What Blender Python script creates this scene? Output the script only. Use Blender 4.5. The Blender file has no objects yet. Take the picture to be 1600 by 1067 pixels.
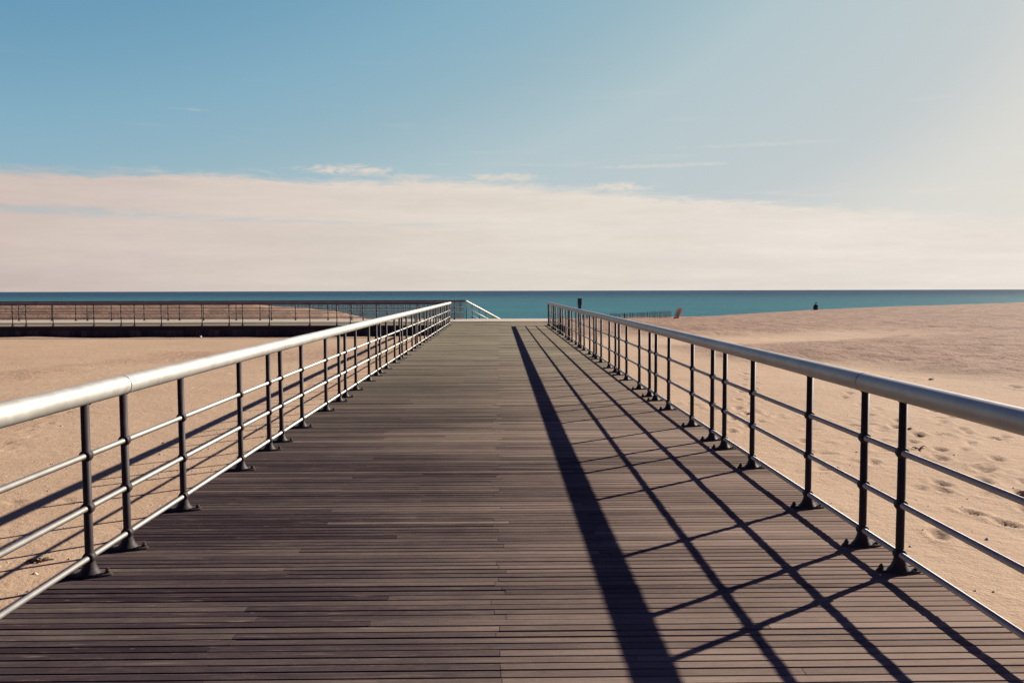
import bpy, bmesh, math, random
import numpy as np
from mathutils import Vector, Matrix

random.seed(7)
S = bpy.context.scene
COL = S.collection

# ------------------------------------------------------------------ camera
cam_d = bpy.data.cameras.new("camera")
cam = bpy.data.objects.new("camera", cam_d)
COL.objects.link(cam)
S.camera = cam
cam_d.sensor_width = 36.0
cam_d.lens = 36.0 * 1330.0 / 1600.0
cam_d.clip_start = 0.05
cam_d.clip_end = 90000.0
YAW, PITCH, ROLL = 0.01521, 0.05949, -0.00252
fwd = Vector((math.sin(YAW) * math.cos(PITCH), math.cos(YAW) * math.cos(PITCH), -math.sin(PITCH)))
rgt = Vector((math.cos(YAW), -math.sin(YAW), 0.0))
upv = rgt.cross(fwd)
r2 = rgt * math.cos(ROLL) + upv * math.sin(ROLL)
u2 = upv * math.cos(ROLL) - rgt * math.sin(ROLL)
cam.matrix_world = Matrix(((r2.x, u2.x, -fwd.x, 0), (r2.y, u2.y, -fwd.y, 0), (r2.z, u2.z, -fwd.z, 1.55), (0, 0, 0, 1)))

# ------------------------------------------------------------------ sun, sky, exposure
SUN_AZ, SUN_EL = math.radians(53.6), math.radians(26.9)     # azimuth clockwise from +Y
EXPO = 1.1
sun_d = bpy.data.lights.new("sun", 'SUN')
sun_d.energy = 5.0
sun_d.angle = math.radians(0.53)
sun_d.color = (1.0, 0.93, 0.82)
sun = bpy.data.objects.new("sun", sun_d)
COL.objects.link(sun)
sun.rotation_euler = (math.radians(90) - SUN_EL, 0, math.pi - SUN_AZ)

S.view_settings.view_transform = 'Standard'
S.view_settings.look = 'None'
S.view_settings.exposure = EXPO
S.view_settings.gamma = 1.0

world = bpy.data.worlds.new("World")
S.world = world
world.use_nodes = True
wt = world.node_tree


class G:
    """small helper for building node graphs"""
    def __init__(self, tree):
        self.t = tree

    def n(self, kind, **kw):
        nd = self.t.nodes.new(kind)
        for k, v in kw.items():
            setattr(nd, k, v)
        return nd

    def put(self, sock, v):
        if isinstance(v, bpy.types.NodeSocket):
            self.t.links.new(v, sock)
        else:
            sock.default_value = v

    def math(self, op, a, b=0.0, c=0.0, clamp=False):
        nd = self.n('ShaderNodeMath', operation=op, use_clamp=clamp)
        self.put(nd.inputs[0], a); self.put(nd.inputs[1], b); self.put(nd.inputs[2], c)
        return nd.outputs[0]

    def map(self, v, a, b, c=0.0, d=1.0, kind='SMOOTHSTEP'):
        nd = self.n('ShaderNodeMapRange', interpolation_type=kind, clamp=True) if kind == 'LINEAR' else self.n('ShaderNodeMapRange', interpolation_type=kind)
        self.put(nd.inputs[0], v); self.put(nd.inputs[1], a); self.put(nd.inputs[2], b)
        self.put(nd.inputs[3], c); self.put(nd.inputs[4], d)
        return nd.outputs[0]

    def ramp(self, v, stops):
        nd = self.n('ShaderNodeValToRGB')
        el = nd.color_ramp.elements
        while len(el) < len(stops):
            el.new(0.5)
        for e, (p, c) in zip(el, stops):
            e.position = p
            e.color = (c[0], c[1], c[2], 1)
        self.put(nd.inputs[0], v)
        return nd.outputs[0]

    def mix(self, f, a, b, blend='MIX'):
        nd = self.n('ShaderNodeMix', data_type='RGBA', blend_type=blend)
        self.put(nd.inputs[0], f)
        for s, v in ((nd.inputs[6], a), (nd.inputs[7], b)):
            if isinstance(v, (tuple, list)):
                v = (v[0], v[1], v[2], 1)
            self.put(s, v)
        return nd.outputs[2]

    def noise(self, vec, scale, detail=3.0, rough=0.5, dist=0.0):
        nd = self.n('ShaderNodeTexNoise')
        self.put(nd.inputs['Vector'], vec)
        nd.inputs['Scale'].default_value = scale
        nd.inputs['Detail'].default_value = detail
        nd.inputs['Roughness'].default_value = rough
        nd.inputs['Distortion'].default_value = dist
        return nd.outputs[0]

    def scale(self, vec, s, loc=(0, 0, 0)):
        nd = self.n('ShaderNodeMapping')
        self.put(nd.inputs[0], vec)
        nd.inputs['Scale'].default_value = s
        nd.inputs['Location'].default_value = loc
        return nd.outputs[0]

    def attr(self, name):
        return self.n('ShaderNodeAttribute', attribute_name=name).outputs['Fac']


g = G(wt)
sky = g.n('ShaderNodeTexSky', sky_type='NISHITA', sun_disc=False)
sky.sun_elevation = SUN_EL
sky.sun_rotation = SUN_AZ
bw = g.n('ShaderNodeRGBToBW')
wt.links.new(sky.outputs[0], bw.inputs[0])
lum = g.math('MULTIPLY', bw.outputs[0], 1 / 16.0)
# the sky's own brightness, developed to the photograph's faded teal-to-cream film tones
K = 1.0 / (2 ** EXPO)
tone = lambda r, gg, b: (r * K, gg * K, b * K)
blue = g.ramp(lum, [(0.9 / 16, tone(.020, .030, .12)), (1.5 / 16, tone(.035, .075, .20)), (2.1 / 16, tone(.085, .235, .40)), (2.4 / 16, tone(.115, .295, .46)), (3.5 / 16, tone(.235, .425, .545)), (4.3 / 16, tone(.315, .475, .555)),
                    (5.4 / 16, tone(.450, .565, .605)), (6.6 / 16, tone(.50, .585, .615)), (8.3 / 16, tone(.555, .605, .62)),
                    (10.5 / 16, tone(.70, .695, .655)), (15.0 / 16, tone(.80, .75, .67))])
tc = g.n('ShaderNodeTexCoord')
sep = g.n('ShaderNodeSeparateXYZ')
wt.links.new(tc.outputs['Generated'], sep.inputs[0])
dx, dy, dz = sep.outputs
hor = g.math('SQRT', g.math('ADD', g.math('MULTIPLY', dx, dx), g.math('MULTIPLY', dy, dy)))
el = g.math('DIVIDE', dz, hor)
az = g.math('ARCTAN2', dx, dy)
azc = g.math('MINIMUM', g.math('MAXIMUM', az, -0.9), 0.9)
edge = g.ramp(g.map(az, -0.7, 0.7, 0.0, 1.0, 'LINEAR'), [((a_ + .7) / 1.4, (e_, e_, e_)) for a_, e_ in
                ((-.7, .119), (-.54, .1235), (-.35, .128), (-.13, .129), (0, .1245), (.17, .111), (.31, .0965), (.55, .067), (.7, .05))])
cv = g.n('ShaderNodeCombineXYZ')
g.put(cv.inputs[0], g.math('MULTIPLY', az, 9.0)); g.put(cv.inputs[1], g.math('MULTIPLY', el, 75.0))
cvec = cv.outputs[0]
n1 = g.noise(cvec, 0.75, 9.0, 0.66, 0.5)
n2 = g.noise(g.scale(cvec, (1, 1.3, 1), (7.3, 2.1, 0)), 0.45, 5.0, 0.55, 0.2)
cv3 = g.n('ShaderNodeCombineXYZ')
g.put(cv3.inputs[0], g.math('MULTIPLY', az, 26.0)); g.put(cv3.inputs[1], g.math('MULTIPLY', el, 130.0))
n3 = g.noise(cv3.outputs[0], 1.0, 8.0, 0.7, 0.8)
lift = g.math('ADD', g.math('MULTIPLY', g.math('SUBTRACT', n1, 0.5), 0.030), g.math('MULTIPLY', g.math('SUBTRACT', n3, 0.5), 0.020))
d_edge = g.math('ADD', g.math('SUBTRACT', edge, el), lift)
bank = g.map(d_edge, -0.006, 0.009)
# a thin blue gap inside the bank on the left
gap_c = g.math('SUBTRACT', 0.077, g.math('MULTIPLY', azc, 0.012))
gap = g.map(g.math('ABSOLUTE', g.math('ADD', g.math('SUBTRACT', el, gap_c), g.math('MULTIPLY', g.math('SUBTRACT', n2, 0.5), 0.02))), 0.0, 0.007, 1.0, 0.0)
gap = g.math('MULTIPLY', gap, g.map(az, 0.05, -0.22, 0.15, 0.85))
gap = g.math('MULTIPLY', gap, g.map(n1, 0.38, 0.58))
bank = g.math('MULTIPLY', bank, g.math('SUBTRACT', 1.0, g.math('MULTIPLY', gap, 0.55)))
veil = g.math('MULTIPLY', g.map(n2, 0.56, 0.8), g.map(el, 0.30, 0.13, 0.0, 0.35))
mask = g.math('MAXIMUM', g.math('MULTIPLY', bank, 0.97), veil)
# thin separate wisps floating just above the bank
n4 = g.noise(g.scale(cv3.outputs[0], (1.3, 1.0, 1), (3.3, 8.8, 0)), 1.0, 8.0, 0.72, 1.2)
for c_, e_, w_, h_, a_ in ((-.178, .1385, .060, .0075, .95), (-.10, .131, .05, .005, .6), (.010, .1305, .055, .0060, .85), (.135, .1190, .060, .0065, .9), (-.34, .197, .025, .002, .35), (.19, .1425, .09, .003, .35), (.30, .162, .10, .003, .2)):
    u_ = g.math('DIVIDE', g.math('SUBTRACT', az, c_), w_); q_ = g.math('DIVIDE', g.math('SUBTRACT', el, e_), h_)
    gs_ = g.math('POWER', 2.718, g.math('MULTIPLY', g.math('ADD', g.math('MULTIPLY', u_, u_), g.math('MULTIPLY', q_, q_)), -1.0))
    mask = g.math('MAXIMUM', mask, g.math('MULTIPLY', g.map(g.math('ADD', gs_, g.math('MULTIPLY', g.math('SUBTRACT', n4, 0.5), 2.6)), 0.30, 1.15), g.math('MULTIPLY', g.map(gs_, 0.05, 0.5), a_)))
ct = g.map(az, -0.60, 0.60, 0.0, 1.0, 'LINEAR')
ccol = g.ramp(ct, [(0.0, tone(.62, .505, .46)), (0.22, tone(.70, .60, .54)), (0.45, tone(.765, .685, .605)), (0.8, tone(.83, .765, .69)), (1.0, tone(.86, .795, .72))])
shade = g.math('MULTIPLY', g.map(n2, 0.3, 0.7, 0.93, 1.04, 'LINEAR'), g.map(n3, 0.25, 0.75, 0.965, 1.03, 'LINEAR'))
low = g.map(el, 0.0, 0.06, 0.965, 1.0)
ccol = g.mix(1.0, ccol, g.n('ShaderNodeCombineColor').outputs[0], 'MULTIPLY') if False else ccol
sh = g.n('ShaderNodeVectorMath', operation='SCALE')
g.put(sh.inputs[0], ccol); g.put(sh.inputs['Scale'], g.math('MULTIPLY', shade, low))
deep = g.map(el, 0.37, 0.68, 0.0, 1.0)       # the sky deepens towards the zenith
blue = g.mix(deep, blue, g.mix(1.0, blue, (.22, .18, .75), 'MULTIPLY'))
final = g.mix(mask, blue, sh.outputs[0])
back = g.map(dy, 0.45, -0.25, 0.0, 1.0)      # bluer and dimmer away from the sun, behind the viewer
final = g.mix(back, final, g.mix(1.0, final, (.30, .33, .60), 'MULTIPLY'))
bg = wt.nodes['Background']
wt.links.new(final, bg.inputs[0])
bg.inputs[1].default_value = 1.0

# ------------------------------------------------------------------ helpers


def tag(o, label=None, cat=None, group=None, kind=None):
    if label: o["label"] = label
    if cat: o["category"] = cat
    if group: o["group"] = group
    if kind: o["kind"] = kind
    return o


def empty(name, loc=(0, 0, 0), rz=0.0):
    o = bpy.data.objects.new(name, None)
    o.location = loc
    o.rotation_euler = (0, 0, rz)
    COL.objects.link(o)
    return o


def link(name, me, parent=None, loc=None):
    o = bpy.data.objects.new(name, me)
    COL.objects.link(o)
    if parent is not None: o.parent = parent
    if loc is not None: o.location = loc
    return o


class MB:
    """collects shapes, then builds ONE mesh object"""
    def __init__(self):
        self.v, self.f, self.sm = [], [], []

    def quad_box(self, lo, hi):
        x0, y0, z0 = lo; x1, y1, z1 = hi
        b = len(self.v)
        self.v += [(x0, y0, z0), (x1, y0, z0), (x1, y1, z0), (x0, y1, z0), (x0, y0, z1), (x1, y0, z1), (x1, y1, z1), (x0, y1, z1)]
        for q in ((0, 3, 2, 1), (4, 5, 6, 7), (0, 1, 5, 4), (1, 2, 6, 5), (2, 3, 7, 6), (3, 0, 4, 7)):
            self.f.append(tuple(b + i for i in q)); self.sm.append(False)

    def tube(self, path, rad, seg=12, cap=True):
        path = [Vector(p) for p in path]
        if not isinstance(rad, (list, tuple)): rad = [rad] * len(path)
        rings = []
        prev = None
        for i, p in enumerate(path):
            if i == 0: d = path[1] - path[0]
            elif i == len(path) - 1: d = path[-1] - path[-2]
            else: d = (path[i + 1] - path[i]).normalized() + (path[i] - path[i - 1]).normalized()
            if d.length < 1e-9: d = prev
            d = d.normalized()
            prev = d
            ref = Vector((0, 0, 1)) if abs(d.z) < 0.9 else Vector((0, 1, 0))
            a = d.cross(ref).normalized(); b2 = a.cross(d)
            b = len(self.v)
            for k in range(seg):
                t = 2 * math.pi * k / seg
                self.v.append(tuple(p + (a * math.cos(t) + b2 * math.sin(t)) * rad[i]))
            rings.append(b)
        for r0, r1 in zip(rings, rings[1:]):
            for k in range(seg):
                k2 = (k + 1) % seg
                self.f.append((r0 + k, r1 + k, r1 + k2, r0 + k2)); self.sm.append(True)
        if cap:
            self.f.append(tuple(rings[0] + k for k in range(seg))); self.sm.append(False)
            self.f.append(tuple(rings[-1] + k for k in reversed(range(seg)))); self.sm.append(False)

    def bar(self, p, q, w, h):
        """box beam from p to q, w across and h deep"""
        p, q = Vector(p), Vector(q)
        d = (q - p).normalized()
        ref = Vector((0, 0, 1)) if abs(d.z) < 0.95 else Vector((0, 1, 0))
        a = d.cross(ref).normalized() * w / 2; c = a.normalized().cross(d) * h / 2
        b = len(self.v)
        for e in (p, q):
            for s, t in ((-1, -1), (1, -1), (1, 1), (-1, 1)):
                self.v.append(tuple(e + a * s + c * t))
        for qd in ((0, 1, 2, 3), (7, 6, 5, 4), (0, 4, 5, 1), (1, 5, 6, 2), (2, 6, 7, 3), (3, 7, 4, 0)):
            self.f.append(tuple(b + i for i in qd)); self.sm.append(False)

    def mesh(self, name, mat):
        me = bpy.data.meshes.new(name)
        me.from_pydata(self.v, [], self.f)
        me.polygons.foreach_set("use_smooth", self.sm)
        bm = bmesh.new(); bm.from_mesh(me)
        bmesh.ops.recalc_face_normals(bm, faces=bm.faces)
        bm.to_mesh(me); bm.free()
        if mat: me.materials.append(mat)
        me.update()
        return me

    def build(self, name, mat, parent=None, loc=None):
        return link(name, self.mesh(name, mat), parent, loc)


def material(name):
    m = bpy.data.materials.new(name)
    m.use_nodes = True
    gg = G(m.node_tree)
    p = m.node_tree.nodes['Principled BSDF']
    return m, gg, p


def obj_vec(gg):
    return gg.n('ShaderNodeTexCoord').outputs['Object']


def pos_vec(gg):
    return gg.n('ShaderNodeNewGeometry').outputs['Position']


def bump(gg, p, h, strength, dist):
    b = gg.n('ShaderNodeBump')
    b.inputs['Strength'].default_value = strength
    b.inputs['Distance'].default_value = dist
    gg.put(b.inputs['Height'], h)
    gg.t.links.new(b.outputs[0], p.inputs['Normal'])


# ------------------------------------------------------------------ materials
# pale handrail pipe (satin aluminium, weathered)
M_pipe, gg, p = material("satin_pipe")
v = pos_vec(gg)
nn = gg.noise(v, 3.0, 5, 0.6)
gg.put(p.inputs['Base Color'], gg.ramp(nn, [(0.3, (.35, .325, .285)), (0.55, (.43, .405, .36)), (0.75, (.39, .365, .32))]))
p.inputs['Metallic'].default_value = 0.48
gg.put(p.inputs['Roughness'], gg.map(gg.noise(v, 14, 4, 0.6), 0.3, 0.7, 0.46, 0.60, 'LINEAR'))
bump(gg, p, gg.noise(v, 40, 3), 0.15, 0.002)

# the promenade's own rails: darkened, with the shade of their backlit side in the colour
M_shaded, gg, p = material("shade_toned_pipe")
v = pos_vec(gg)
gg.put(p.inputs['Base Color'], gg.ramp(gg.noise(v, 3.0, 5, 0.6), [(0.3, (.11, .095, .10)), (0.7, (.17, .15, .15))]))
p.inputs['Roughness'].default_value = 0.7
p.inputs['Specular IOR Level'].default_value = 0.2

# dark bronze posts
M_post, gg, p = material("dark_bronze_paint")
v = pos_vec(gg)
nn = gg.noise(v, 9.0, 5, 0.6)
gg.put(p.inputs['Base Color'], gg.ramp(nn, [(0.3, (.018, .012, .013)), (0.6, (.030, .020, .021)), (0.8, (.050, .036, .031))]))
p.inputs['Specular IOR Level'].default_value = 0.2
p.inputs['Roughness'].default_value = 0.6
bump(gg, p, gg.noise(v, 60, 3), 0.2, 0.002)

M_cast, gg, p = material("weathered_cast_iron")
v = pos_vec(gg)
nn = gg.noise(v, 14.0, 5, 0.6)
gg.put(p.inputs['Base Color'], gg.ramp(nn, [(0.3, (.028, .021, .019)), (0.55, (.055, .042, .034)), (0.8, (.095, .074, .058))]))
p.inputs['Roughness'].default_value = 0.7
p.inputs['Specular IOR Level'].default_value = 0.2
bump(gg, p, gg.noise(v, 70, 3), 0.25, 0.002)


def wood(name, stops, pale, rough=0.62, dust_sheen=True):
    m, gg, p = material(name)
    v = pos_vec(gg)
    r = gg.attr("tone")
    r2_ = gg.attr("shift")
    off = gg.n('ShaderNodeCombineXYZ')
    gg.put(off.inputs[0], gg.math('MULTIPLY', r2_, 37.0)); gg.put(off.inputs[1], gg.math('MULTIPLY', r2_, 11.0)); off.inputs[2].default_value = 0
    va = gg.n('ShaderNodeVectorMath', operation='ADD')
    gg.put(va.inputs[0], v); gg.put(va.inputs[1], off.outputs[0])
    vv = va.outputs[0]
    grain = gg.noise(gg.scale(vv, (1.6, 75, 20)), 1.0, 5, 0.65, 0.4)
    streak = gg.noise(gg.scale(vv, (0.8, 11, 4)), 1.0, 5, 0.65)
    patch = gg.noise(gg.scale(v, (0.55, 0.8, 1)), 1.0, 4, 0.6)
    fac = gg.math('ADD', gg.math('MULTIPLY', r, 0.56), gg.math('MULTIPLY', streak, 0.22))
    fac = gg.math('ADD', fac, gg.math('MULTIPLY', grain, 0.34))
    fac = gg.math('ADD', fac, gg.math('MULTIPLY', gg.math('SUBTRACT', patch, 0.5), 0.55))
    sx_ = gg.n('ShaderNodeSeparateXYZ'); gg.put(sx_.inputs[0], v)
    if dust_sheen:   # boards lightened towards the right: low-sun sheen painted into their tone
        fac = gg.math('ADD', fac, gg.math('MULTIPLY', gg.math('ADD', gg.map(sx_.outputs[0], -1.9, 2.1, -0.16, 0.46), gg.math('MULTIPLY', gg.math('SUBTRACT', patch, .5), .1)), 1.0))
    mott = gg.noise(gg.scale(vv, (7, 26, 8)), 1.0, 6, 0.72, 0.3)
    speck = gg.noise(gg.scale(vv, (45, 110, 40)), 1.0, 3, 0.7)
    fac = gg.math('ADD', fac, gg.math('ADD', gg.math('MULTIPLY', gg.math('SUBTRACT', mott, .5), .42), gg.math('MULTIPLY', gg.math('SUBTRACT', speck, .5), .30)))
    fac = gg.math('MULTIPLY', fac, 0.72)
    col = gg.ramp(fac, [(q_ * 0.72, c_) for q_, c_ in stops])
    # sun-bleached and scuffed streaks
    sc = gg.map(gg.noise(gg.scale(vv, (2.6, 34, 10)), 1.0, 4, 0.7, 0.6), 0.56, 0.74, 0.0, 0.62)
    col = gg.mix(sc, col, pale)
    fl = gg.map(gg.noise(gg.scale(vv, (14, 70, 10)), 1.0, 3, 0.6), 0.66, 0.74, 0.0, 0.6)
    col = gg.mix(fl, col, pale)
    # blown sand caught in the grain
    if dust_sheen:
        ds = gg.math('MULTIPLY', gg.map(gg.noise(v, 90, 3, 0.7), 0.62, 0.78), gg.map(gg.noise(v, 1.3, 4, 0.6), 0.42, 0.72, 0.0, 0.55))
        col = gg.mix(ds, col, (.22, .155, .10))
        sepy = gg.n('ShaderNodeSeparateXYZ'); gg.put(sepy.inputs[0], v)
        film = gg.math('MULTIPLY', gg.map(sepy.outputs[1], 4.5, 27.0, 0.0, 0.80), gg.map(streak, 0.25, 0.7, 0.5, 1.0, 'LINEAR'))  # boards turn paler and more olive towards the far end
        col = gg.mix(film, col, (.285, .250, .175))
    gg.put(p.inputs['Base Color'], col)
    gg.put(p.inputs['Roughness'], gg.map(grain, 0.3, 0.7, rough - 0.08, rough + 0.1, 'LINEAR'))
    p.inputs['Specular IOR Level'].default_value = 0.0
    bump(gg, p, gg.math('ADD', gg.math('MULTIPLY', grain, 0.7), gg.math('MULTIPLY', gg.noise(v, 160, 2), 0.3)), 0.5, 0.004)
    return m


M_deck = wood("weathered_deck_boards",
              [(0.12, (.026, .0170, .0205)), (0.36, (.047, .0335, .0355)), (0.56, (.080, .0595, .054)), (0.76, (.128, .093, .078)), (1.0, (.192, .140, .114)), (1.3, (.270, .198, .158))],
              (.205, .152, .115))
M_beam = wood("dark_structural_timber", [(0.2, (.028, .020, .018)), (0.6, (.05, .036, .030)), (0.9, (.075, .056, .046))], (.10, .08, .065), 0.75, False)
M_bulk = wood("dark_sheathing_timber", [(0.2, (.035, .025, .032)), (0.6, (.075, .054, .060)), (0.9, (.12, .092, .088))], (.06, .05, .045), 0.8, False)

M_dirt = None
# sand
M_sand, gg, p = material("beach_sand")
v = pos_vec(gg)
rg = gg.attr("rough")
wet = gg.attr("wet")
big = gg.noise(v, 0.16, 5, 0.6)
mid = gg.noise(gg.scale(v, (0.8, 1.3, 1)), 1.1, 5, 0.62)
fine = gg.noise(v, 34, 4, 0.7)
pale_c = gg.ramp(gg.math('ADD', gg.math('MULTIPLY', big, 0.55), gg.math('MULTIPLY', mid, 0.45)),
                 [(0.3, (.330, .213, .134)), (0.5, (.366, .246, .159)), (0.7, (.395, .274, .183))])
rough_c = gg.ramp(mid, [(0.3, (.195, .110, .072)), (0.55, (.250, .150, .100)), (0.75, (.31, .195, .133))])
col = gg.mix(rg, pale_c, rough_c)
gr = gg.map(fine, 0.25, 0.75, 0.86, 1.12, 'LINEAR')
sv = gg.n('ShaderNodeVectorMath', operation='SCALE')
gg.put(sv.inputs[0], col); gg.put(sv.inputs['Scale'], gr)
col = sv.outputs[0]
# dark specks of weed and shell grit
vo = gg.n('ShaderNodeTexVoronoi', feature='F1')
gg.put(vo.inputs['Vector'], v); vo.inputs['Scale'].default_value = 7.0
spk = gg.math('MULTIPLY', gg.map(vo.outputs['Distance'], 0.07, 0.13, 1.0, 0.0), gg.map(gg.noise(v, 0.9, 4, 0.6), 0.46, 0.62))
col = gg.mix(gg.math('MULTIPLY', spk, 0.75), col, (.10, .065, .045))
vo2 = gg.n('ShaderNodeTexVoronoi', feature='F1')
gg.put(vo2.inputs['Vector'], gg.scale(v, (1, 1, 1), (3.1, 5.7, 0))); vo2.inputs['Scale'].default_value = 5.0
sp2 = gg.math('MULTIPLY', gg.map(vo2.outputs['Distance'], 0.04, 0.09, 1.0, 0.0), gg.map(gg.noise(v, 0.7, 3, 0.6), 0.5, 0.66))
col = gg.mix(gg.math('MULTIPLY', sp2, 0.7), col, (.48, .40, .31))
vo3 = gg.n('ShaderNodeTexVoronoi', feature='F1')
gg.put(vo3.inputs['Vector'], gg.scale(v, (1, 1, 1), (9.1, 1.7, 0))); vo3.inputs['Scale'].default_value = 2.4
sp3 = gg.math('MULTIPLY', gg.map(vo3.outputs['Distance'], 0.05, 0.10, 1.0, 0.0), gg.math('MULTIPLY', rg, gg.map(gg.noise(v, 0.35, 4, 0.6), 0.40, 0.55)))
col = gg.mix(gg.math('MULTIPLY', sp3, 0.8), col, (.085, .055, .038))
col = gg.mix(wet, col, (.16, .115, .085))
gg.put(p.inputs['Base Color'], col)
p.inputs['Roughness'].default_value = 0.95
p.inputs['Specular IOR Level'].default_value = 0.15
lump = gg.math('MULTIPLY', gg.noise(v, 5.5, 5, 0.62), gg.math('ADD', 0.35, gg.math('MULTIPLY', rg, 0.9)))
hgt = gg.math('ADD', lump, gg.math('MULTIPLY', gg.noise(v, 30, 4, 0.7), 0.16))
bump(gg, p, hgt, 0.7, 0.09)

# sea
M_sea, gg, p = material("sea_water")
v = pos_vec(gg)
sy = gg.n('ShaderNodeSeparateXYZ'); gg.put(sy.inputs[0], v)
shal = gg.map(sy.outputs[1], 100.0, 900.0, 0.0, 1.0)
pn = gg.map(gg.noise(gg.scale(v, (0.006, 0.030, 1)), 1.0, 6, 0.65), 0.3, 0.7)
deep = gg.mix(pn, (.011, .036, .068), (.015, .050, .088))
near = gg.mix(pn, (.026, .112, .138), (.040, .140, .160))
gg.put(p.inputs['Base Color'], gg.mix(gg.map(sy.outputs[1], 3000.0, 30000.0, 0.0, 0.5), gg.mix(shal, near, deep), (.040, .090, .115)))  # horizon haze painted in: distant water mixed towards a paler tone
p.inputs['Roughness'].default_value = 0.4
p.inputs['IOR'].default_value = 1.33
p.inputs['Specular IOR Level'].default_value = 0.03
w1 = gg.noise(gg.scale(v, (0.10, 0.35, 1)), 1.0, 5, 0.6, 0.4)
w2 = gg.noise(gg.scale(v, (0.9, 1.8, 1)), 1.0, 4, 0.6)
bump(gg, p, gg.math('ADD', w1, gg.math('MULTIPLY', w2, 0.25)), 0.9, 1.3)

M_conc, gg, p = material("pale_paving")
v = pos_vec(gg)
gg.put(p.inputs['Base Color'], gg.ramp(gg.noise(v, 1.2, 5, 0.65), [(0.3, (.30, .235, .175)), (0.6, (.38, .31, .24)), (0.8, (.42, .345, .27))]))
p.inputs['Roughness'].default_value = 0.9
bump(gg, p, gg.noise(v, 25, 4), 0.3, 0.01)


def plain(name, c0, c1, rough=0.8, sc=6.0, bd=0.01):
    m, gg, p = material(name)
    v = obj_vec(gg)
    gg.put(p.inputs['Base Color'], gg.ramp(gg.noise(v, sc, 5, 0.62), [(0.3, c0), (0.7, c1)]))
    p.inputs['Roughness'].default_value = rough
    bump(gg, p, gg.noise(v, sc * 5, 3), 0.4, bd)
    return m


M_dirt = plain("packed_dirt", (.045, .030, .022), (.10, .068, .048), 0.95, 9.0)
M_slat = plain("grey_weathered_slats", (.19, .165, .16), (.30, .265, .25), 0.85, 3.0)
M_wire = plain("rusty_wire", (.05, .035, .03), (.09, .06, .05), 0.7, 20.0)
M_orange = plain("orange_brown_slats", (.55, .20, .06), (.70, .30, .10), 0.8, 5.0)
M_green = plain("dark_green_painted_timber", (.012, .022, .024), (.022, .036, .038), 0.6, 8.0)
M_weed = plain("dried_seaweed", (.07, .048, .034), (.19, .135, .09), 0.9, 25.0)
M_stick = plain("driftwood", (.07, .05, .04), (.16, .12, .09), 0.9, 18.0)
M_shell = plain("shell_and_grit", (.22, .15, .10), (.60, .50, .40), 0.8, 2.0)
M_litter = plain("white_plastic", (.72, .72, .70), (.82, .82, .80), 0.5, 9.0)
M_skin = plain("skin", (.36, .21, .15), (.42, .26, .19), 0.6, 30.0, 0.001)
M_hair = plain("dark_hair", (.010, .008, .008), (.022, .016, .014), 0.7, 60.0, 0.003)
M_coat = plain("dark_navy_cloth", (.010, .014, .022), (.018, .024, .035), 0.9, 30.0, 0.004)
M_trous = plain("black_cloth", (.009, .009, .010), (.017, .016, .017), 0.9, 30.0, 0.004)
M_shoe = plain("dark_leather", (.02, .015, .012), (.03, .022, .018), 0.6, 30.0, 0.002)


# ------------------------------------------------------------------ terrain
def vnoise(x, y, seed=0):
    xi, yi = np.floor(x).astype(np.int64), np.floor(y).astype(np.int64)
    xf, yf = x - xi, y - yi
    xf = xf * xf * (3 - 2 * xf); yf = yf * yf * (3 - 2 * yf)

    def h(a, b):
        n = (a * 374761393 + b * 668265263 + seed * 974634777) & 0x7fffffff
        n = ((n ^ (n >> 13)) * 1274126177) & 0x7fffffff
        n = n ^ (n >> 16)
        return (n & 0xffff) / 65535.0
    return ((h(xi, yi) * (1 - xf) + h(xi + 1, yi) * xf) * (1 - yf) + (h(xi, yi + 1) * (1 - xf) + h(xi + 1, yi + 1) * xf) * yf)


def fbm(x, y, seed=0, oct=5, gain=0.5):
    s, a, t = 0, 1.0, 0
    for i in range(oct):
        s = s + a * (vnoise(x, y, seed + i * 17) - 0.5)
        t += a
        a *= gain; x = x * 2.03 + 5.1; y = y * 2.03 + 9.7
    return s / t * 2


def sst(a, b, x):
    t = np.clip((x - a) / (b - a), 0, 1)
    return t * t * (3 - 2 * t)


def rough_mask(X, Y):
    n = fbm(X / 9, Y / 9, 41, 4)
    r = sst(-0.16, 0.16, (X - 9.0) / 14 - sst(20, 31, -(Y - 44)) * 0.0 + (Y - 27) / 22 - np.abs(Y - 36) * 0 + n * 0.55 - 0.05) * (X > 2)
    tongue = sst(0.55, 0.1, np.abs((Y - 36 - (X - 12) * 0.25) / 9.5 + n * 0.25)) * sst(24, 13, X)
    r = r * (1 - tongue)
    far = sst(44, 50, Y + n * 3)
    r = np.maximum(r, far * (X > 2))
    near = sst(9.5, 12.5, X + n * 2) * sst(16, 22, Y + n * 3)
    r = np.maximum(r, near * (1 - tongue))
    left = sst(46.5, 48, Y) * (X < 2)
    r = np.maximum(r, left * 0.9)
    r = np.maximum(r, 0.42 * sst(0.0, 0.5, fbm(X / 5, Y / 7, 91, 4)) * (X < 0))
    return np.clip(r, 0, 1)


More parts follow.
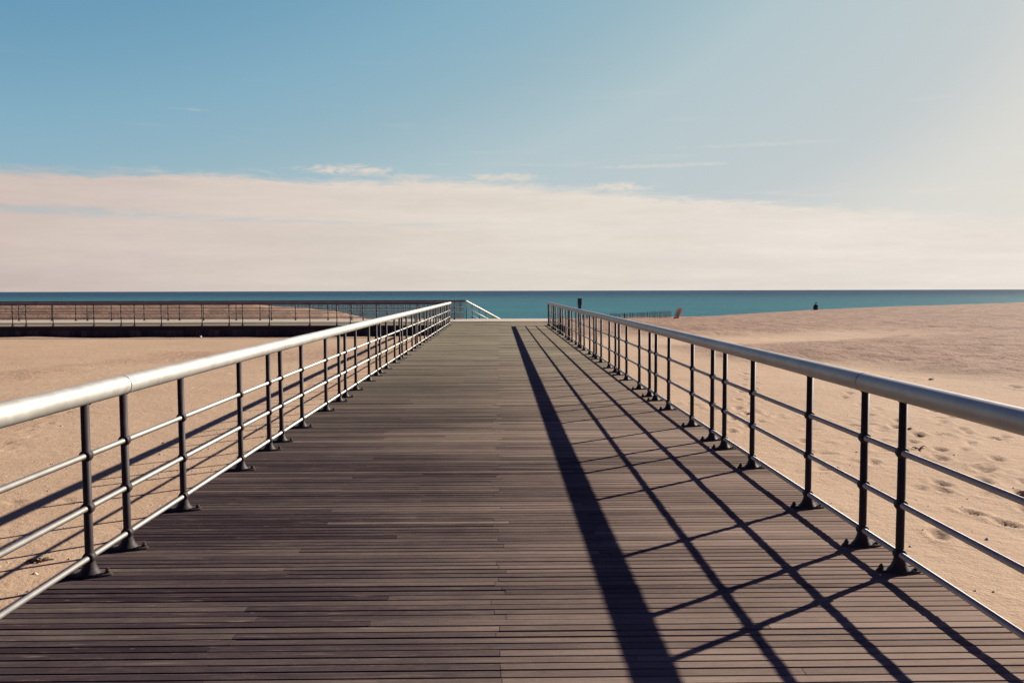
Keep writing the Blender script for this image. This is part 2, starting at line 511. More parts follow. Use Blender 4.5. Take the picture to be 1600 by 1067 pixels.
def base_h(X, Y):
    left = -0.745 + 0.235 * sst(13, 37, Y)
    right = -0.58 + 0.10 * sst(5, 30, Y)
    s = sst(-2, 2, X)
    h = left * (1 - s) + right * s
    prof = np.interp(Y, [-1e6, 40, 47, 60, 75, 90, 110, 130, 200, 400, 1e6], [0, 0, 0.03, -0.06, -0.52, -1.12, -1.95, -2.75, -4.2, -6, -9])
    h = h + prof
    # berm that climbs to the right
    wY = sst(34, 88, Y) * (1 - sst(94, 124, Y))
    hx = np.interp(X, [-1e6, 12, 19, 26, 33.5, 45.4, 55.5, 80, 140, 1e6], [0, -.02, .05, .42, .86, 1.26, 1.55, 2.0, 2.2, 2.2])
    h = h + hx * wY
    # bank behind the promenade
    D = np.interp(X, [-1e6, -60, -30, -18.8, -14.9, -11.8, -10.2, -8.7, -7.6, 1e6], [1.45, 1.45, 1.40, 1.38, 1.25, 1.03, .84, .50, .0, .0])
    wd = sst(46.2, 52.0, Y) * (1 - sst(52.5, 58.0, Y))
    h = h + D * wd
    return h


def terrain(X, Y):
    h = base_h(X, Y)
    r = rough_mask(X, Y)
    near = 1 - sst(140, 400, np.hypot(X, Y))
    amp = 0.035 + 0.05 * r
    h = h + near * amp * fbm(X / 2.6, Y / 2.6, 3, 4)
    h = h + near * 0.08 * fbm(X / 11, Y / 11, 8, 3) * (1 - 0.5 * sst(40, 60, Y))
    h = h + near * r * 0.075 * fbm(X / 0.8, Y / 0.8, 23, 4, 0.6)
    h = h + near * sst(2, 9, X) * r * 0.16
    # sand packed and drifted along the foot of the wall
    h = h + 0.06 * sst(36.2, 38.7, Y) * (1 - sst(39.5, 41, Y)) * (X < -2.5) * (0.6 + fbm(X / 3, Y * 0, 77, 3))
    return h, r


def axis(fac, d0, lim, far):
    a = [0.0]
    while a[-1] < lim:
        a.append(a[-1] + max(d0, fac * a[-1]))
    for q in far:
        a.append(q)
    return a


xr = axis(0.0085, 0.035, 150, [180, 240, 340, 500, 900, 1800, 4000])
XS = np.array([-q for q in reversed(xr[1:])] + xr)
yf = axis(0.0085, 0.035, 230, [280, 360, 500, 800, 1500, 3500])
YS = np.array([-4000, -1500, -500, -150, -60, -25, -10, -4, -2, -1, -.5] + yf)
GX, GY = np.meshgrid(XS, YS)
HZ, RG = terrain(GX, GY)

# footprints and scuffs pressed into the sand
rng = np.random.RandomState(11)
prints = []


def track(x, y, ang, n, step=0.62, side=0.11):
    for i in range(n):
        a = ang + rng.normal(0, 0.06)
        x += math.sin(a) * step; y += math.cos(a) * step
        s = side if i % 2 else -side
        prints.append((x + s * math.cos(a), y - s * math.sin(a), a, rng.uniform(0.8, 1.1)))


track(4.0, 4.6, 0.35, 22); track(4.6, 5.0, 0.20, 20); track(8.6, 10.0, -0.75, 13); track(5.2, 7.0, 0.75, 16)
track(3.4, 12.0, 0.3, 18); track(7.5, 8.5, 0.1, 20); track(10, 15, 0.5, 22); track(12, 19, 0.9, 22); track(15, 20, -0.3, 18)
track(-6.5, 9.0, -0.25, 16); track(-9.0, 16.0, 0.1, 20); track(-14, 20, 0.5, 20)
for _ in range(120):
    prints.append((rng.uniform(3.6, 9.0), rng.uniform(5.0, 15), rng.uniform(0, 3.1), rng.uniform(.55, 1.0)))
for _ in range(200):
    prints.append((rng.uniform(8, 34), rng.uniform(17, 50), rng.uniform(0, 3.1), rng.uniform(.8, 1.6)))
for _ in range(45):
    prints.append((rng.uniform(-14, -4), rng.uniform(7, 30), rng.uniform(0, 3.1), rng.uniform(.5, 1.0)))
for px, py, a, sz in prints:
    i0, i1 = np.searchsorted(XS, (px - 0.6, px + 0.6)); j0, j1 = np.searchsorted(YS, (py - 0.6, py + 0.6))
    if i1 <= i0 or j1 <= j0: continue
    sx, sy_ = GX[j0:j1, i0:i1] - px, GY[j0:j1, i0:i1] - py
    u = (sx * math.cos(a) - sy_ * math.sin(a)) / (0.062 * sz); w = (sx * math.sin(a) + sy_ * math.cos(a)) / (0.135 * sz)
    rr = np.sqrt(u * u + w * w)
    HZ[j0:j1, i0:i1] += sz * (-0.044 * np.exp(-rr ** 2 * 1.0) + 0.016 * np.exp(-((rr - 1.75) / 0.5) ** 2))

ny, nx = GX.shape
verts = np.stack([GX, GY, HZ], -1).reshape(-1, 3).astype(np.float32)
idx = np.arange(ny * nx, dtype=np.int32).reshape(ny, nx)
quads = np.stack([idx[:-1, :-1], idx[:-1, 1:], idx[1:, 1:], idx[1:, :-1]], -1).reshape(-1, 4)
me = bpy.data.meshes.new("sand")
me.vertices.add(len(verts)); me.vertices.foreach_set("co", verts.ravel())
me.loops.add(quads.size); me.loops.foreach_set("vertex_index", quads.ravel())
me.polygons.add(len(quads))
me.polygons.foreach_set("loop_start", np.arange(0, quads.size, 4, dtype=np.int32))
me.polygons.foreach_set("use_smooth", np.ones(len(quads), bool))
me.update(calc_edges=True)
at = me.attributes.new("rough", 'FLOAT', 'POINT'); at.data.foreach_set("value", RG.ravel().astype(np.float32))
WT = (1 - sst(-1.95, -1.35, HZ)) * (GY > 60)
at = me.attributes.new("wet", 'FLOAT', 'POINT'); at.data.foreach_set("value", WT.ravel().astype(np.float32))
me.materials.append(M_sand)
sand = link("sand", me)
tag(sand, "pale tan beach sand with footprints and a low berm", "sand", kind='structure')


def ground(x, y):
    i = int(np.clip(np.searchsorted(XS, x) - 1, 0, nx - 2)); j = int(np.clip(np.searchsorted(YS, y) - 1, 0, ny - 2))
    s = (x - XS[i]) / (XS[i + 1] - XS[i]); t = (y - YS[j]) / (YS[j + 1] - YS[j])
    return float((HZ[j, i] * (1 - s) + HZ[j, i + 1] * s) * (1 - t) + (HZ[j + 1, i] * (1 - s) + HZ[j + 1, i + 1] * s) * t)


sm = MB()
sea_y = [70, 150, 300, 600, 1200, 3000, 8000, 20000, 60000]
SZ = -2.25
b = len(sm.v)
for y in sea_y:
    sm.v += [(-60000, y, SZ), (-4000, y, SZ), (0, y, SZ), (4000, y, SZ), (60000, y, SZ)]
for j in range(len(sea_y) - 1):
    for i in range(4):
        a = j * 5 + i
        sm.f.append((a, a + 1, a + 6, a + 5)); sm.sm.append(True)
tag(sm.build("sea", M_sea), "teal sea reaching to the horizon", "sea", kind='structure')

# ------------------------------------------------------------------ plank fields


def plank_mesh(name, mat, rows, pitch, gap, y_start, x0, x1, z_top, thick, lengths, seed, joints=None):
    """boards lying along X, stacked along Y, each with eased top edges and its own tone"""
    rnd = random.Random(seed)
    V, F, T, H = [], [], [], []
    drift = 0.0
    for r in range(rows):
        y0 = y_start + r * pitch + gap / 2
        y1 = y0 + pitch - gap * rnd.uniform(0.7, 1.7)
        cuts = [x0]
        if joints:
            js = joints[r % len(joints)] if rnd.random() > 0.25 else rnd.choice(joints)
            cuts += [j + rnd.uniform(-.05, .05) for j in js]
        else:
            x = x0 + rnd.uniform(*lengths)
            while x < x1 - 0.5:
                cuts.append(x); x += rnd.uniform(*lengths)
        cuts.append(x1)
        drift = drift * 0.8 + rnd.gauss(0, 0.06)
        for a, b_ in zip(cuts, cuts[1:]):
            xa = a + (0.0015 if a > x0 else rnd.uniform(-.006, .006)); xb = b_ - (0.0015 if b_ < x1 else rnd.uniform(-.006, .006))
            zt = z_top + rnd.uniform(-.0015, .001)
            c = 0.0035
            k = len(V)
            zb = zt - thick
            tw = rnd.uniform(-.0012, .0012)
            for xx, e in ((xa, 1), (xb, -1)):
                V.extend([(xx, y0, zb), (xx, y0, zt - c + tw), (xx, y0 + c, zt + tw), (xx, y1 - c, zt - tw), (xx, y1, zt - c - tw), (xx, y1, zb)])
            for i in range(6):
                j = (i + 1) % 6
                F.append((k + i, k + j, k + 6 + j, k + 6 + i))
            F.append((k + 5, k + 4, k + 3, k + 2, k + 1, k)); F.append((k + 6, k + 7, k + 8, k + 9, k + 10, k + 11))
            t = 0.5 + drift + rnd.gauss(0, 0.14)
            q = rnd.random()
            if q < 0.09: t += 0.34
            elif q > 0.93: t -= 0.25
            t = min(1, max(0, t)); s = rnd.random()
            T += [t] * 12; H += [s] * 12
    me = bpy.data.meshes.new(name)
    me.from_pydata(V, [], F)
    bm = bmesh.new(); bm.from_mesh(me); bmesh.ops.recalc_face_normals(bm, faces=bm.faces); bm.to_mesh(me); bm.free()
    a = me.attributes.new("tone", 'FLOAT', 'POINT'); a.data.foreach_set("value", T)
    a = me.attributes.new("shift", 'FLOAT', 'POINT'); a.data.foreach_set("value", H)
    me.materials.append(mat)
    return me


DX0, DX1 = -2.40, 2.36           # deck edges
PITCH_B = 0.0667
Y_A, Y_B = -3.0, 42.9
rows = int((Y_B - Y_A) / PITCH_B)
boardwalk = empty("boardwalk", (0, 0, 0))
tag(boardwalk, "long weathered brown plank boardwalk leading to the sea", "boardwalk", kind='structure')
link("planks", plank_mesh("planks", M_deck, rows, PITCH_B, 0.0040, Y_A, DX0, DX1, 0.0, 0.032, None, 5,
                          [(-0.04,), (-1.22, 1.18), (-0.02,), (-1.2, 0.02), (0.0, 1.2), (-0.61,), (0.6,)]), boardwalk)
m = MB(); m.quad_box((DX0 + 0.03, Y_A, -0.030), (DX1 - 0.03, Y_B - 0.02, -0.0046)); m.build("packed_dirt", M_dirt, boardwalk)
for x in (DX0 + 0.10, -0.80, 0.80, DX1 - 0.10):
    m = MB(); m.quad_box((x - 0.045, Y_A, -0.29), (x + 0.045, 38.4, -0.036)); m.build("beam", M_beam, boardwalk)
for k in range(11):
    y = -1.5 + 3.9 * k
    for x in (-1.9, 1.9):
        m = MB(); m.tube([(x, y, -2.2), (x, y, -0.29)], 0.13, 14); m.build("pile", M_beam, boardwalk)

# ------------------------------------------------------------------ promenade
PX0, PX1 = -75.0, 3.0
PYF, PYM, PYB = 38.72, 42.9, 47.0
prom = empty("promenade", (0, 0, 0))
tag(prom, "promenade of grey planks and pale paving crossing the far end of the boardwalk", "promenade", kind='structure')
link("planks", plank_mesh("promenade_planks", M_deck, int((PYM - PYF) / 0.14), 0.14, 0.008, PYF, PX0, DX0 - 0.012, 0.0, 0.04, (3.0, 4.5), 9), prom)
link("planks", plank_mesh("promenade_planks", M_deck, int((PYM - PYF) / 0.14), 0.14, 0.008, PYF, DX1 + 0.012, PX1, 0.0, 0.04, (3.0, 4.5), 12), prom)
m = MB(); m.quad_box((PX0, PYM - 0.02 + 0.03, -0.30), (PX1, PYB, 0.012)); m.build("paving", M_conc, prom)
for y in (39.6, 41.2, 42.6):
    m = MB(); m.quad_box((PX0, y, -0.3), (PX1, y + 0.1, -0.043)); m.build("joist", M_beam, prom)

wall = empty("retaining_wall", ((PX0 + DX0) / 2, PYF, -0.5))
tag(wall, "dark timber retaining wall of upright boards under the promenade edge", "retaining wall")
rnd = random.Random(3)
m = MB(); tones = []
x = PX0
while x < DX0 - 0.1:
    w_ = 0.27
    m.quad_box((x, PYF - 0.075 + rnd.uniform(-.012, .012), -1.6), (x + w_ - 0.014, PYF - 0.02, -0.05))
    tones += [rnd.random()] * 8
    x += w_
me = m.mesh("sheathing", M_bulk)
a = me.attributes.new("tone", 'FLOAT', 'POINT'); a.data.foreach_set("value", tones)
o = link("sheathing", me, wall); o.matrix_parent_inverse = Matrix.Translation(-Vector(wall.location))
m = MB(); m.quad_box((PX0, PYF - 0.115, -0.20), (DX0 - 0.02, PYF - 0.09, -0.045)); o = m.build("waler", M_bulk, wall); o.matrix_parent_inverse = Matrix.Translation(-Vector(wall.location))
m = MB(); m.quad_box((DX1 + 0.02, PYF - 0.075, -1.6), (PX1, PYF - 0.02, -0.05)); o = m.build("return_panel", M_bulk, wall); o.matrix_parent_inverse = Matrix.Translation(-Vector(wall.location))

# ------------------------------------------------------------------ railings
RAIL_Z = (0.0985, 0.3735, 0.6608)
TOP_Z, TOP_R = 0.995, 0.057
POST_R, RAIL_R = 0.0225, 0.0165


def post_mesh(seg=14):
    """upright with a flared foot, collars where the rails pass through and a saddle under the handrail (rails run along local Y)"""
    m = MB()
    zs = [0.012, 0.018, 0.035, 0.06, 0.085, 0.105, 0.12, TOP_Z - TOP_R + 0.012]
    rs = [0.062, 0.058, 0.044, 0.034, 0.0285, 0.0255, POST_R, POST_R]
    m.tube([(0, 0, z) for z in zs], rs, seg)
    for z in RAIL_Z:
        m.tube([(0, y, z) for y in (-0.026, -0.022, -0.010, 0.010, 0.022, 0.026)], [0.025, 0.0315, 0.034, 0.034, 0.0315, 0.025], seg)
    zt = TOP_Z - TOP_R
    m.tube([(0, -0.035, zt + 0.004), (0, -0.02, zt), (0, 0, zt - 0.003), (0, 0.035, zt + 0.001), (0, 0.075, zt + 0.006)], [0.006, 0.012, 0.018, 0.012, 0.006], 10)
    return m.mesh("post", M_post)


def plate_mesh():
    m = MB()
    n = 28
    outl = []
    for k in range(n):
        t = 2 * math.pi * k / n
        c, s = math.cos(t), math.sin(t)
        x = 0.125 * math.copysign(abs(c) ** 0.8, c); y = 0.046 * math.copysign(abs(s) ** 0.9, s) * (1.0 - 0.25 * abs(c) ** 2)
        outl.append((x, y))
    for z, k in ((0.0005, 1.0), (0.011, 1.0), (0.015, 0.94)):
        m.v += [(x * k, y * k, z) for x, y in outl]
    for r in range(2):
        for k in range(n):
            m.f.append((r * n + k, r * n + (k + 1) % n, (r + 1) * n + (k + 1) % n, (r + 1) * n + k)); m.sm.append(False)
    m.f.append(tuple(2 * n + k for k in range(n))); m.sm.append(False)
    m.f.append(tuple(reversed(range(n)))); m.sm.append(False)
    return m.mesh("base_plate", M_cast)


def bolt_mesh():
    m = MB()
    m.tube([(0, 0, 0.0145), (0, 0, 0.018)], 0.019, 14)
    m.tube([(0, 0, 0.0182), (0, 0, 0.033)], 0.0145, 6)
    m.tube([(0, 0, 0.0332), (0, 0, 0.043)], 0.0075, 8)
    return m.mesh("bolt", M_cast)


ME_POST, ME_PLATE, ME_BOLT = post_mesh(), plate_mesh(), bolt_mesh()


def railing(name, origin, rz, posts, start, end, joints, bolts_within=0.0, plates=True, pipe=None):
    """a straight railing: handrail lengths, three thin rails and posts along its local Y"""
    t = empty(name, origin, rz)
    js = [start] + [j for j in joints if start + 0.3 < j < end - 0.3] + [end]
    for i, (a, b_) in enumerate(zip(js, js[1:])):
        m = MB()
        a2, b2 = a + (0.004 if i else 0), b_ - (0.004 if b_ != end else 0)
        prof = [(a2, TOP_R - 0.003), (a2 + 0.003, TOP_R), (a2 + 0.010, TOP_R), (a2 + 0.03, TOP_R)]
        if i == 0: prof = [(a2 - 0.03, 0.022), (a2 - 0.02, 0.042), (a2, TOP_R), (a2 + 0.012, TOP_R), (a2 + 0.04, TOP_R)]
        tail = [(b2 - 0.03, TOP_R), (b2 - 0.010, TOP_R), (b2 - 0.003, TOP_R), (b2, TOP_R - 0.003)]
        if b_ == end: tail = [(b2 - 0.04, TOP_R), (b2 - 0.012, TOP_R), (b2, TOP_R), (b2 + 0.02, 0.042), (b2 + 0.03, 0.022)]
        pr = prof + tail
        m.tube([(0, y, TOP_Z) for y, r in pr], [r for y, r in pr], 32)
        m.build("handrail", pipe or M_pipe, t)
    if len(js) > 2:
        for j in js[1:-1]:
            m = MB(); m.tube([(0, j - 0.02, TOP_Z), (0, j + 0.02, TOP_Z)], TOP_R - 0.005, 24)
            m.build("joint_sleeve", M_post, t)
    for z in RAIL_Z:
        m = MB(); m.tube([(0, start + 0.05, z), (0, end - 0.05, z)], RAIL_R, 14)
        m.build("rail", pipe or M_pipe, t)
    for y in posts:
        po = link("post", ME_POST, t, (0, y, 0))
        po.rotation_euler = (random.gauss(0, .0022), random.gauss(0, .0022), random.gauss(0, .035))
        if plates:
            link("base_plate", ME_PLATE, po)
            if abs(y) < bolts_within:
                for s in (-1, 1):
                    bo = link("bolt", ME_BOLT, po, (0.098 * s, 0, 0))
    return t


PER = 3.658
FR = (0.0, 0.25, 0.619, 0.869)


def pier_posts(j0, last):
    out = []
    for k in range(-3, 12):
        for q in FR:
            y = j0 + PER * (k + q)
            if -2.6 < y < last: out.append(y)
    return out


JL, JR = 5.098, 5.058
rl = railing("metal_railing", (-2.248, 0, 0), 0, [y for y in pier_posts(JL, 39.0) if y > 4.0], -2.8, 39.2, [JL + PER * k - 0.01 for k in range(-3, 10)], 14)
tag(rl, "sunlit cream metal railing along the left edge of the boardwalk", "railing", "railings of the boardwalk and promenade")
rr_ = railing("metal_railing", (2.202, 0, 0), 0, [y for y in pier_posts(JR, 38.1) if y > 4.0], -2.8, 38.2, [JR + PER * k + 0.012 for k in range(-3, 10)], 14)
tag(rr_, "backlit blue grey metal railing along the right edge, casting shadows on the boardwalk", "railing", "railings of the boardwalk and promenade")

# promenade railings run along X: local Y axis turned onto -X
PP = 4.877


def prom_posts(offs, lo, hi):
    out = []
    for k in range(-14, 14):
        for q in offs:
            x = q + PP * k
            if lo < x < hi: out.append(-x)
    return out


fr_off = [-17.128, -16.522, -15.311, -13.476]
f1 = railing("metal_railing", (0, PYF + 0.13, 0), math.pi / 2, sorted(prom_posts(fr_off, -60, -2.45)), 2.45, 60, [16.55 + PP * k for k in range(-3, 9)], pipe=M_shaded)
tag(f1, "dark backlit railing standing on top of the timber retaining wall, nearer of the promenade's two", "railing", "railings of the boardwalk and promenade")
bk_off = [-22.490, -21.886, -20.610, -18.879]
f2 = railing("metal_railing", (0, 46.3 - 0.7, 0.012), math.pi / 2, sorted(prom_posts(bk_off, -60, -1.75)), 1.79, 60, [21.9 + PP * k for k in range(-4, 8)], pipe=M_shaded)
tag(f2, "dark backlit railing on the seaward side of the promenade, in front of the sand bank", "railing", "railings of the boardwalk and promenade")

# railing of the steps that go down to the beach
P0, P1 = Vector((-1.80, 46.3, 0.0)), Vector((0.42, 50.9, -1.35))
dh = Vector((P1.x - P0.x, P1.y - P0.y, 0)); LH = dh.length; dh.normalize()
st = empty("stair_railing", P0)
tag(st, "short sunlit railing sloping down beside steps from the promenade to the beach", "railing", "railings of the boardwalk and promenade")
sl = (P1.z - P0.z) / LH


def on(s, z): return tuple(dh * s + Vector((0, 0, sl * s + z)))


m = MB(); m.tube([on(-0.02, TOP_Z), on(0, TOP_Z), on(LH, TOP_Z), on(LH + .02, TOP_Z)], [0.04, TOP_R, TOP_R, 0.04], 20); m.build("handrail", M_pipe, st)
for z in RAIL_Z[1:]:
    m = MB(); m.tube([on(0, z), on(LH, z)], RAIL_R + 0.004, 10); m.build("rail", M_pipe, st)
for s in (0.05, 0.75, 1.6, 2.45, 3.3, 4.15, 4.9):
    m = MB(); q = on(s, 0); m.tube([(q[0], q[1], q[2] - 0.05), (q[0], q[1], q[2] + TOP_Z - 0.04)], POST_R, 10); m.build("post", M_post, st)

stp = empty("steps", (0.2, PYB, 0))
tag(stp, "timber steps going down to the beach past the end of the boardwalk", "steps")
sn = Vector((dh.y, -dh.x, 0))
for k in range(7):
    c0 = P0 + dh * (0.78 + 0.60 * k) + sn * 0.08; z = sl * (0.78 + 0.60 * k) - 0.03
    m = MB(); A = Vector((c0.x, c0.y, z)); B = A + sn * 2.2
    m.bar(A, B, 0.58, 0.06); o = m.build("tread", M_beam, stp); o.matrix_parent_inverse = Matrix.Translation(-Vector(stp.location))

# ------------------------------------------------------------------ sand fences


def snow_fence(name, x0, x1, y, top, height, pitch, mat, wob, seed, ends=0.0):
    rnd = random.Random(seed)
    t = empty(name, ((x0 + x1) / 2, y, 0))
    inv = Matrix.Translation(-Vector(t.location))
    sl_ = MB()
    x = x0
    ph = rnd.random() * 6
    yy = lambda x: y + wob * math.sin(x * 0.35 + ph) + 0.5 * wob * math.sin(x * 0.93)
    tp = lambda x: top(x) + 0.03 * math.sin(x * 0.8 + ph)
    while x < x1:
        z1 = tp(x) + rnd.uniform(-.025, .025); z0 = z1 - height
        lx, ly = rnd.uniform(-.03, .03), rnd.uniform(-.02, .02)
        sl_.bar((x, yy(x), z0), (x + lx, yy(x) + ly, z1), 0.040, 0.010)
        x += pitch
    o = sl_.build("slats", mat, t); o.matrix_parent_inverse = inv
    for q in (0.12, 0.38, 0.66, 0.92):
        m = MB(); pts = []
        x = x0
        while x <= x1 + 0.01:
            pts.append((x, yy(x) - 0.012, tp(x) - height * q)); x += 0.6
        m.tube(pts, 0.006, 6); o = m.build("wire", M_wire, t); o.matrix_parent_inverse = inv
    x = x0 + 0.4
    while x < x1:
        m = MB(); m.tube([(x, yy(x) + 0.05, tp(x) - height - 0.5), (x, yy(x) + 0.05, tp(x) + 0.05)], 0.028, 8)
        o = m.build("stake", M_wire, t); o.matrix_parent_inverse = inv
        x += 2.9
    return t


sf = snow_fence("slat_fence", -62, -2.35, 58.3, lambda x: 0.85, 1.24, 0.072, M_slat, 0.12, 4)
tag(sf, "long grey slatted sand fence running behind the promenade in front of the sea", "fence", "slatted sand fences on the beach")
sf2 = snow_fence("slat_fence", 5.6, 12.25, 60.0, lambda x: float(np.interp(x, [5.6, 8, 12.3], [-0.16, -0.06, 0.07])), 1.0, 0.095, M_slat, 0.06, 6)
tag(sf2, "short half buried slatted sand fence on the open sand right of the boardwalk", "fence", "slatted sand fences on the beach")

# rolled-up end of the fence, leaning
roll = empty("fence_roll", (11.92, 58.0, -0.70))
tag(roll, "leaning orange brown roll of fence slats at the right end of the short sand fence", "fence roll")
m = MB()
for k in range(26):
    t_ = k * 0.62; r_ = 0.045 + 0.0055 * k
    b0 = Vector((r_ * math.cos(t_), r_ * math.sin(t_), -0.12)); tp_ = Vector((0.46 + 1.15 * r_ * math.cos(t_ + .1), 1.15 * r_ * math.sin(t_ + .1) - 0.05, 1.02 + 0.05 * math.sin(k * 2.3)))
    m.bar(b0, tp_, 0.040, 0.014)
m.build("slats", M_orange, roll)
for s in (0.3, 0.75):
    m = MB(); c = Vector((0.46 * s, -0.05 * s, -0.10 + 1.10 * s))
    m.tube([c + Vector((0.205 * math.cos(a_), 0.205 * math.sin(a_), 0.0)) for a_ in [2 * math.pi * k / 20 for k in range(21)]], 0.006, 6, False)
    m.build("wire", M_wire, roll)

# ------------------------------------------------------------------ dark marker post behind the right railing
px_, py_ = 4.17, 44.0
pz_ = ground(px_, py_)
mp = empty("marker_post", (px_, py_, pz_))
tag(mp, "dark green square post standing on the sand just behind the right railing's far end", "post")
m = MB(); H = 1.15 - pz_
m.bar((0, 0, -0.4), (0, 0, H - 0.36), 0.15, 0.15); m.build("shaft", M_green, mp)
m = MB(); m.bar((0, 0, H - 0.355), (0, 0, H - 0.03), 0.20, 0.20); m.build("head", M_green, mp)
m = MB(); m.bar((0, 0, H - 0.028), (0, 0, H), 0.215, 0.215); m.build("cap", M_green, mp)

# ------------------------------------------------------------------ person sitting on the berm, back to the camera


def skin_obj(name, mat, nodes, edges, parent, root=0, sub=2):
    me = bpy.data.meshes.new(name)
    me.from_pydata([n[0] for n in nodes], edges, [])
    o = link(name, me, parent)
    o.modifiers.new("skin", 'SKIN').use_smooth_shade = True
    s = o.modifiers.new("sub", 'SUBSURF'); s.levels = s.render_levels = sub
    for i, n in enumerate(nodes):
        r = n[1]
        sv_ = me.skin_vertices[0].data[i]
        sv_.radius = (r, r) if not isinstance(r, tuple) else r
        sv_.use_root = (i == root)
    me.materials.append(mat)
    return o


bpy.context.view_layer.update()
wx, wy = 33.7, 90.0
pr = empty("person", (wx, wy, ground(wx, wy) - 0.02), math.radians(-8))
tag(pr, "person in dark clothes sitting on the sand berm, hunched and facing the sea", "person")
# local +Y looks at the sea
body = [((0, 0, .13), .125), ((0, .03, .27), .115), ((0, .07, .43), .125), ((0, .10, .52), .085), ((.015, .14, .60), .052), ((.02, .16, .665), .070), ((.02, .17, .745), .088), ((.02, .175, .80), .066), ((.02, .265, .70), .016)]
edg = [(0, 1), (1, 2), (2, 3), (3, 4), (4, 5), (5, 6), (6, 7), (5, 8)]
for s in (-1, 1):
    k = len(body)
    body += [((.095 * s, .06, .11), .092), ((.12 * s, .40, .42), .062), ((.115 * s, .50, .22), .056), ((.11 * s, .56, .06), .040), ((.115 * s, .70, .035), .036)]
    edg += [(0, k), (k, k + 1), (k + 1, k + 2), (k + 2, k + 3), (k + 3, k + 4)]
    k = len(body)
    body += [((.165 * s, .10, .49), .060), ((.20 * s, .24, .29), .043), ((.10 * s, .46, .33), .034), ((.05 * s, .52, .33), .026), ((.02 * s, .555, .325), .012)]
    edg += [(3, k), (k, k + 1), (k + 1, k + 2), (k + 2, k + 3), (k + 3, k + 4)]
skin_obj("body", M_skin, body, edg, pr)
jk = [((0, -.005, .14), .150), ((0, .03, .28), .140), ((0, .065, .43), .150), ((0, .10, .535), .098), ((.01, .125, .585), .075)]
je = [(0, 1), (1, 2), (2, 3), (3, 4)]
for s in (-1, 1):
    k = len(jk)
    jk += [((.168 * s, .10, .49), .074), ((.205 * s, .24, .29), .056), ((.11 * s, .45, .33), .044)]
    je += [(3, k), (k, k + 1), (k + 1, k + 2)]
skin_obj("jacket", M_coat, jk, je, pr)
tj = [((0, .02, .12), .138)]; te = []
for s in (-1, 1):
    k = len(tj)
    tj += [((.095 * s, .08, .115), .105), ((.12 * s, .405, .425), .074), ((.115 * s, .505, .22), .066), ((.11 * s, .555, .085), .056)]
    te += [(0, k), (k, k + 1), (k + 1, k + 2), (k + 2, k + 3)]
skin_obj("trousers", M_trous, tj, te, pr)
for s in (-1, 1):
    skin_obj("shoe", M_shoe, [((.11 * s, .545, .045), .05), ((.113 * s, .64, .035), .045), ((.116 * s, .735, .028), .034)], [(0, 1), (1, 2)], pr)
skin_obj("hair", M_hair, [((.02, .115, .655), .055), ((.02, .135, .745), .088), ((.02, .165, .800), .082), ((.02, .215, .815), .045)], [(0, 1), (1, 2), (2, 3)], pr)

# ------------------------------------------------------------------ small things on the sand


def clump(name, x, y, size, n, mat, label, cat, seed, group=None):
    rnd = random.Random(seed)
    z = ground(x, y)
    t = empty(name, (x, y, z))
    m = MB()
    for _ in range(n):
        a = rnd.uniform(0, 6.28); l = size * rnd.uniform(.4, 1); c = Vector((rnd.gauss(0, size * .25), rnd.gauss(0, size * .25), 0.004))
        d = Vector((math.cos(a), math.sin(a), rnd.uniform(0.05, .8))).normalized()
        e = Vector((d.y, -d.x, 0.4)) * rnd.uniform(-.3, .3)
        m.tube([c, c + d * l * .4 + e * l * .4, c + d * l * .75 + e * l + Vector((0, 0, -.1 * l)), c + d * l + e * l * 1.3 + Vector((0, 0, -.25 * l))],
               [.006, .009, .007, .002], 5)
    m.build("fronds", mat, t)
    tag(t, label, cat, group)
    return t


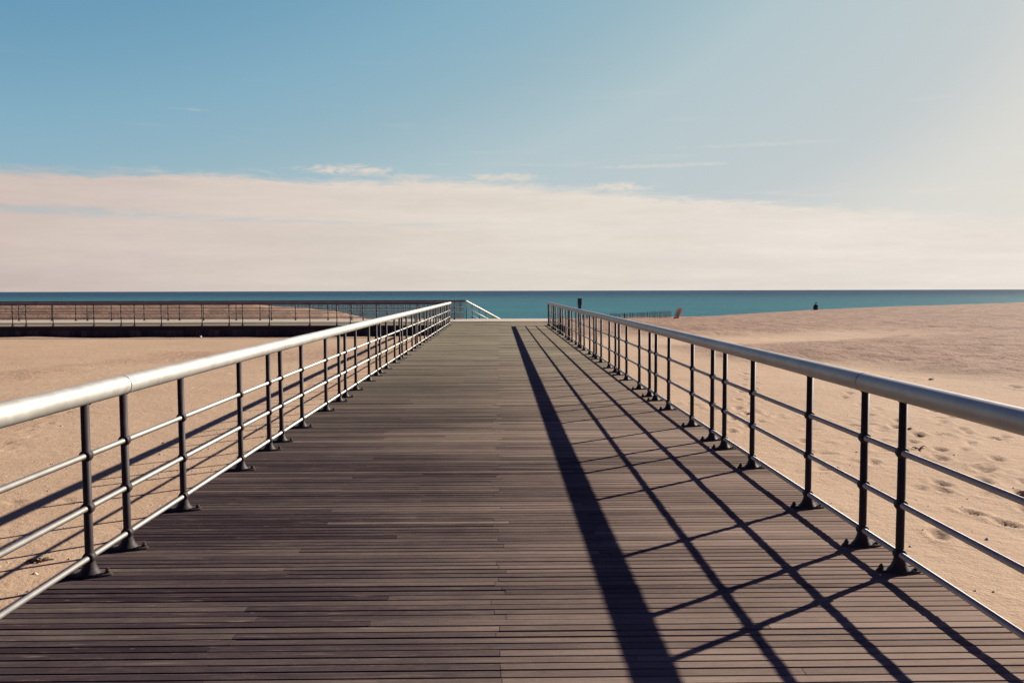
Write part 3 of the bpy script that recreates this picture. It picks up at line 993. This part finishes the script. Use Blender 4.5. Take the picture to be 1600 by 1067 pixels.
clump("seaweed_clump", -3.93, 7.22, 0.10, 20, M_weed, "small curled clump of dried seaweed on the sand beside the left railing", "seaweed", 1)
clump("seaweed_clump", 6.17, 12.74, 0.11, 14, M_weed, "dark tangle of dried seaweed on the sand behind the nearest right railing posts", "seaweed", 2)
clump("twig", 5.57, 11.09, 0.13, 4, M_stick, "small forked twig sticking up from the sand nearest the dark seaweed tangle", "twig", 3, "twigs on the sand")
clump("twig", 5.45, 8.80, 0.14, 3, M_stick, "flat dark twig lying on the footprint covered sand at the right edge", "twig", 4, "twigs on the sand")
clump("seaweed_clump", 9.96, 19.4, 0.10, 9, M_weed, "small dark scrap of seaweed on the rough sand above the right handrail", "seaweed", 5)

lz = ground(-13.3, 38.1)
lt = MB(); rnd = random.Random(8)
bm = bmesh.new(); bmesh.ops.create_icosphere(bm, subdivisions=2, radius=0.06)
for vtx in bm.verts:
    vtx.co *= rnd.uniform(.7, 1.25); vtx.co.z *= .8
me = bpy.data.meshes.new("litter"); bm.to_mesh(me); bm.free(); me.materials.append(M_litter)
o = link("litter", me, None, (-13.3, 38.1, lz + .035))
tag(o, "small white scrap of litter at the foot of the dark retaining wall", "litter")

# shells and grit: nobody could count them
pb = MB(); rnd = random.Random(21)


def peb(x, y, s):
    z = ground(x, y); a = rnd.uniform(0, 6.28); b_ = len(pb.v)
    for k in range(6):
        t = a + k * math.pi / 3
        r_ = s * rnd.uniform(.7, 1.2)
        pb.v.append((x + r_ * math.cos(t), y + .7 * r_ * math.sin(t), z - .002))
    pb.v.append((x + rnd.uniform(-.2, .2) * s, y, z + s * rnd.uniform(.35, .8)))
    for k in range(6):
        pb.f.append((b_ + k, b_ + (k + 1) % 6, b_ + 6)); pb.sm.append(False)


for _ in range(1700):
    y = rnd.uniform(5.5, 30); x = -(3.3 + abs(rnd.gauss(0, .35)) * y)
    if x > -22: peb(x, y, rnd.choice((.006, .008, .010, .013, .020)) * (1 if rnd.random() < .93 else 1.8))
for _ in range(700):
    y = rnd.uniform(4, 40); x = 2.9 + abs(rnd.gauss(0, .4)) * y
    if x < 30: peb(x, y, rnd.choice((.006, .008, .010, .014, .02)) * (1 if rnd.random() < .9 else 1.9))
tag(pb.build("pebbles", M_shell), "scattered shells and grit on the sand", "pebbles", kind='stuff')
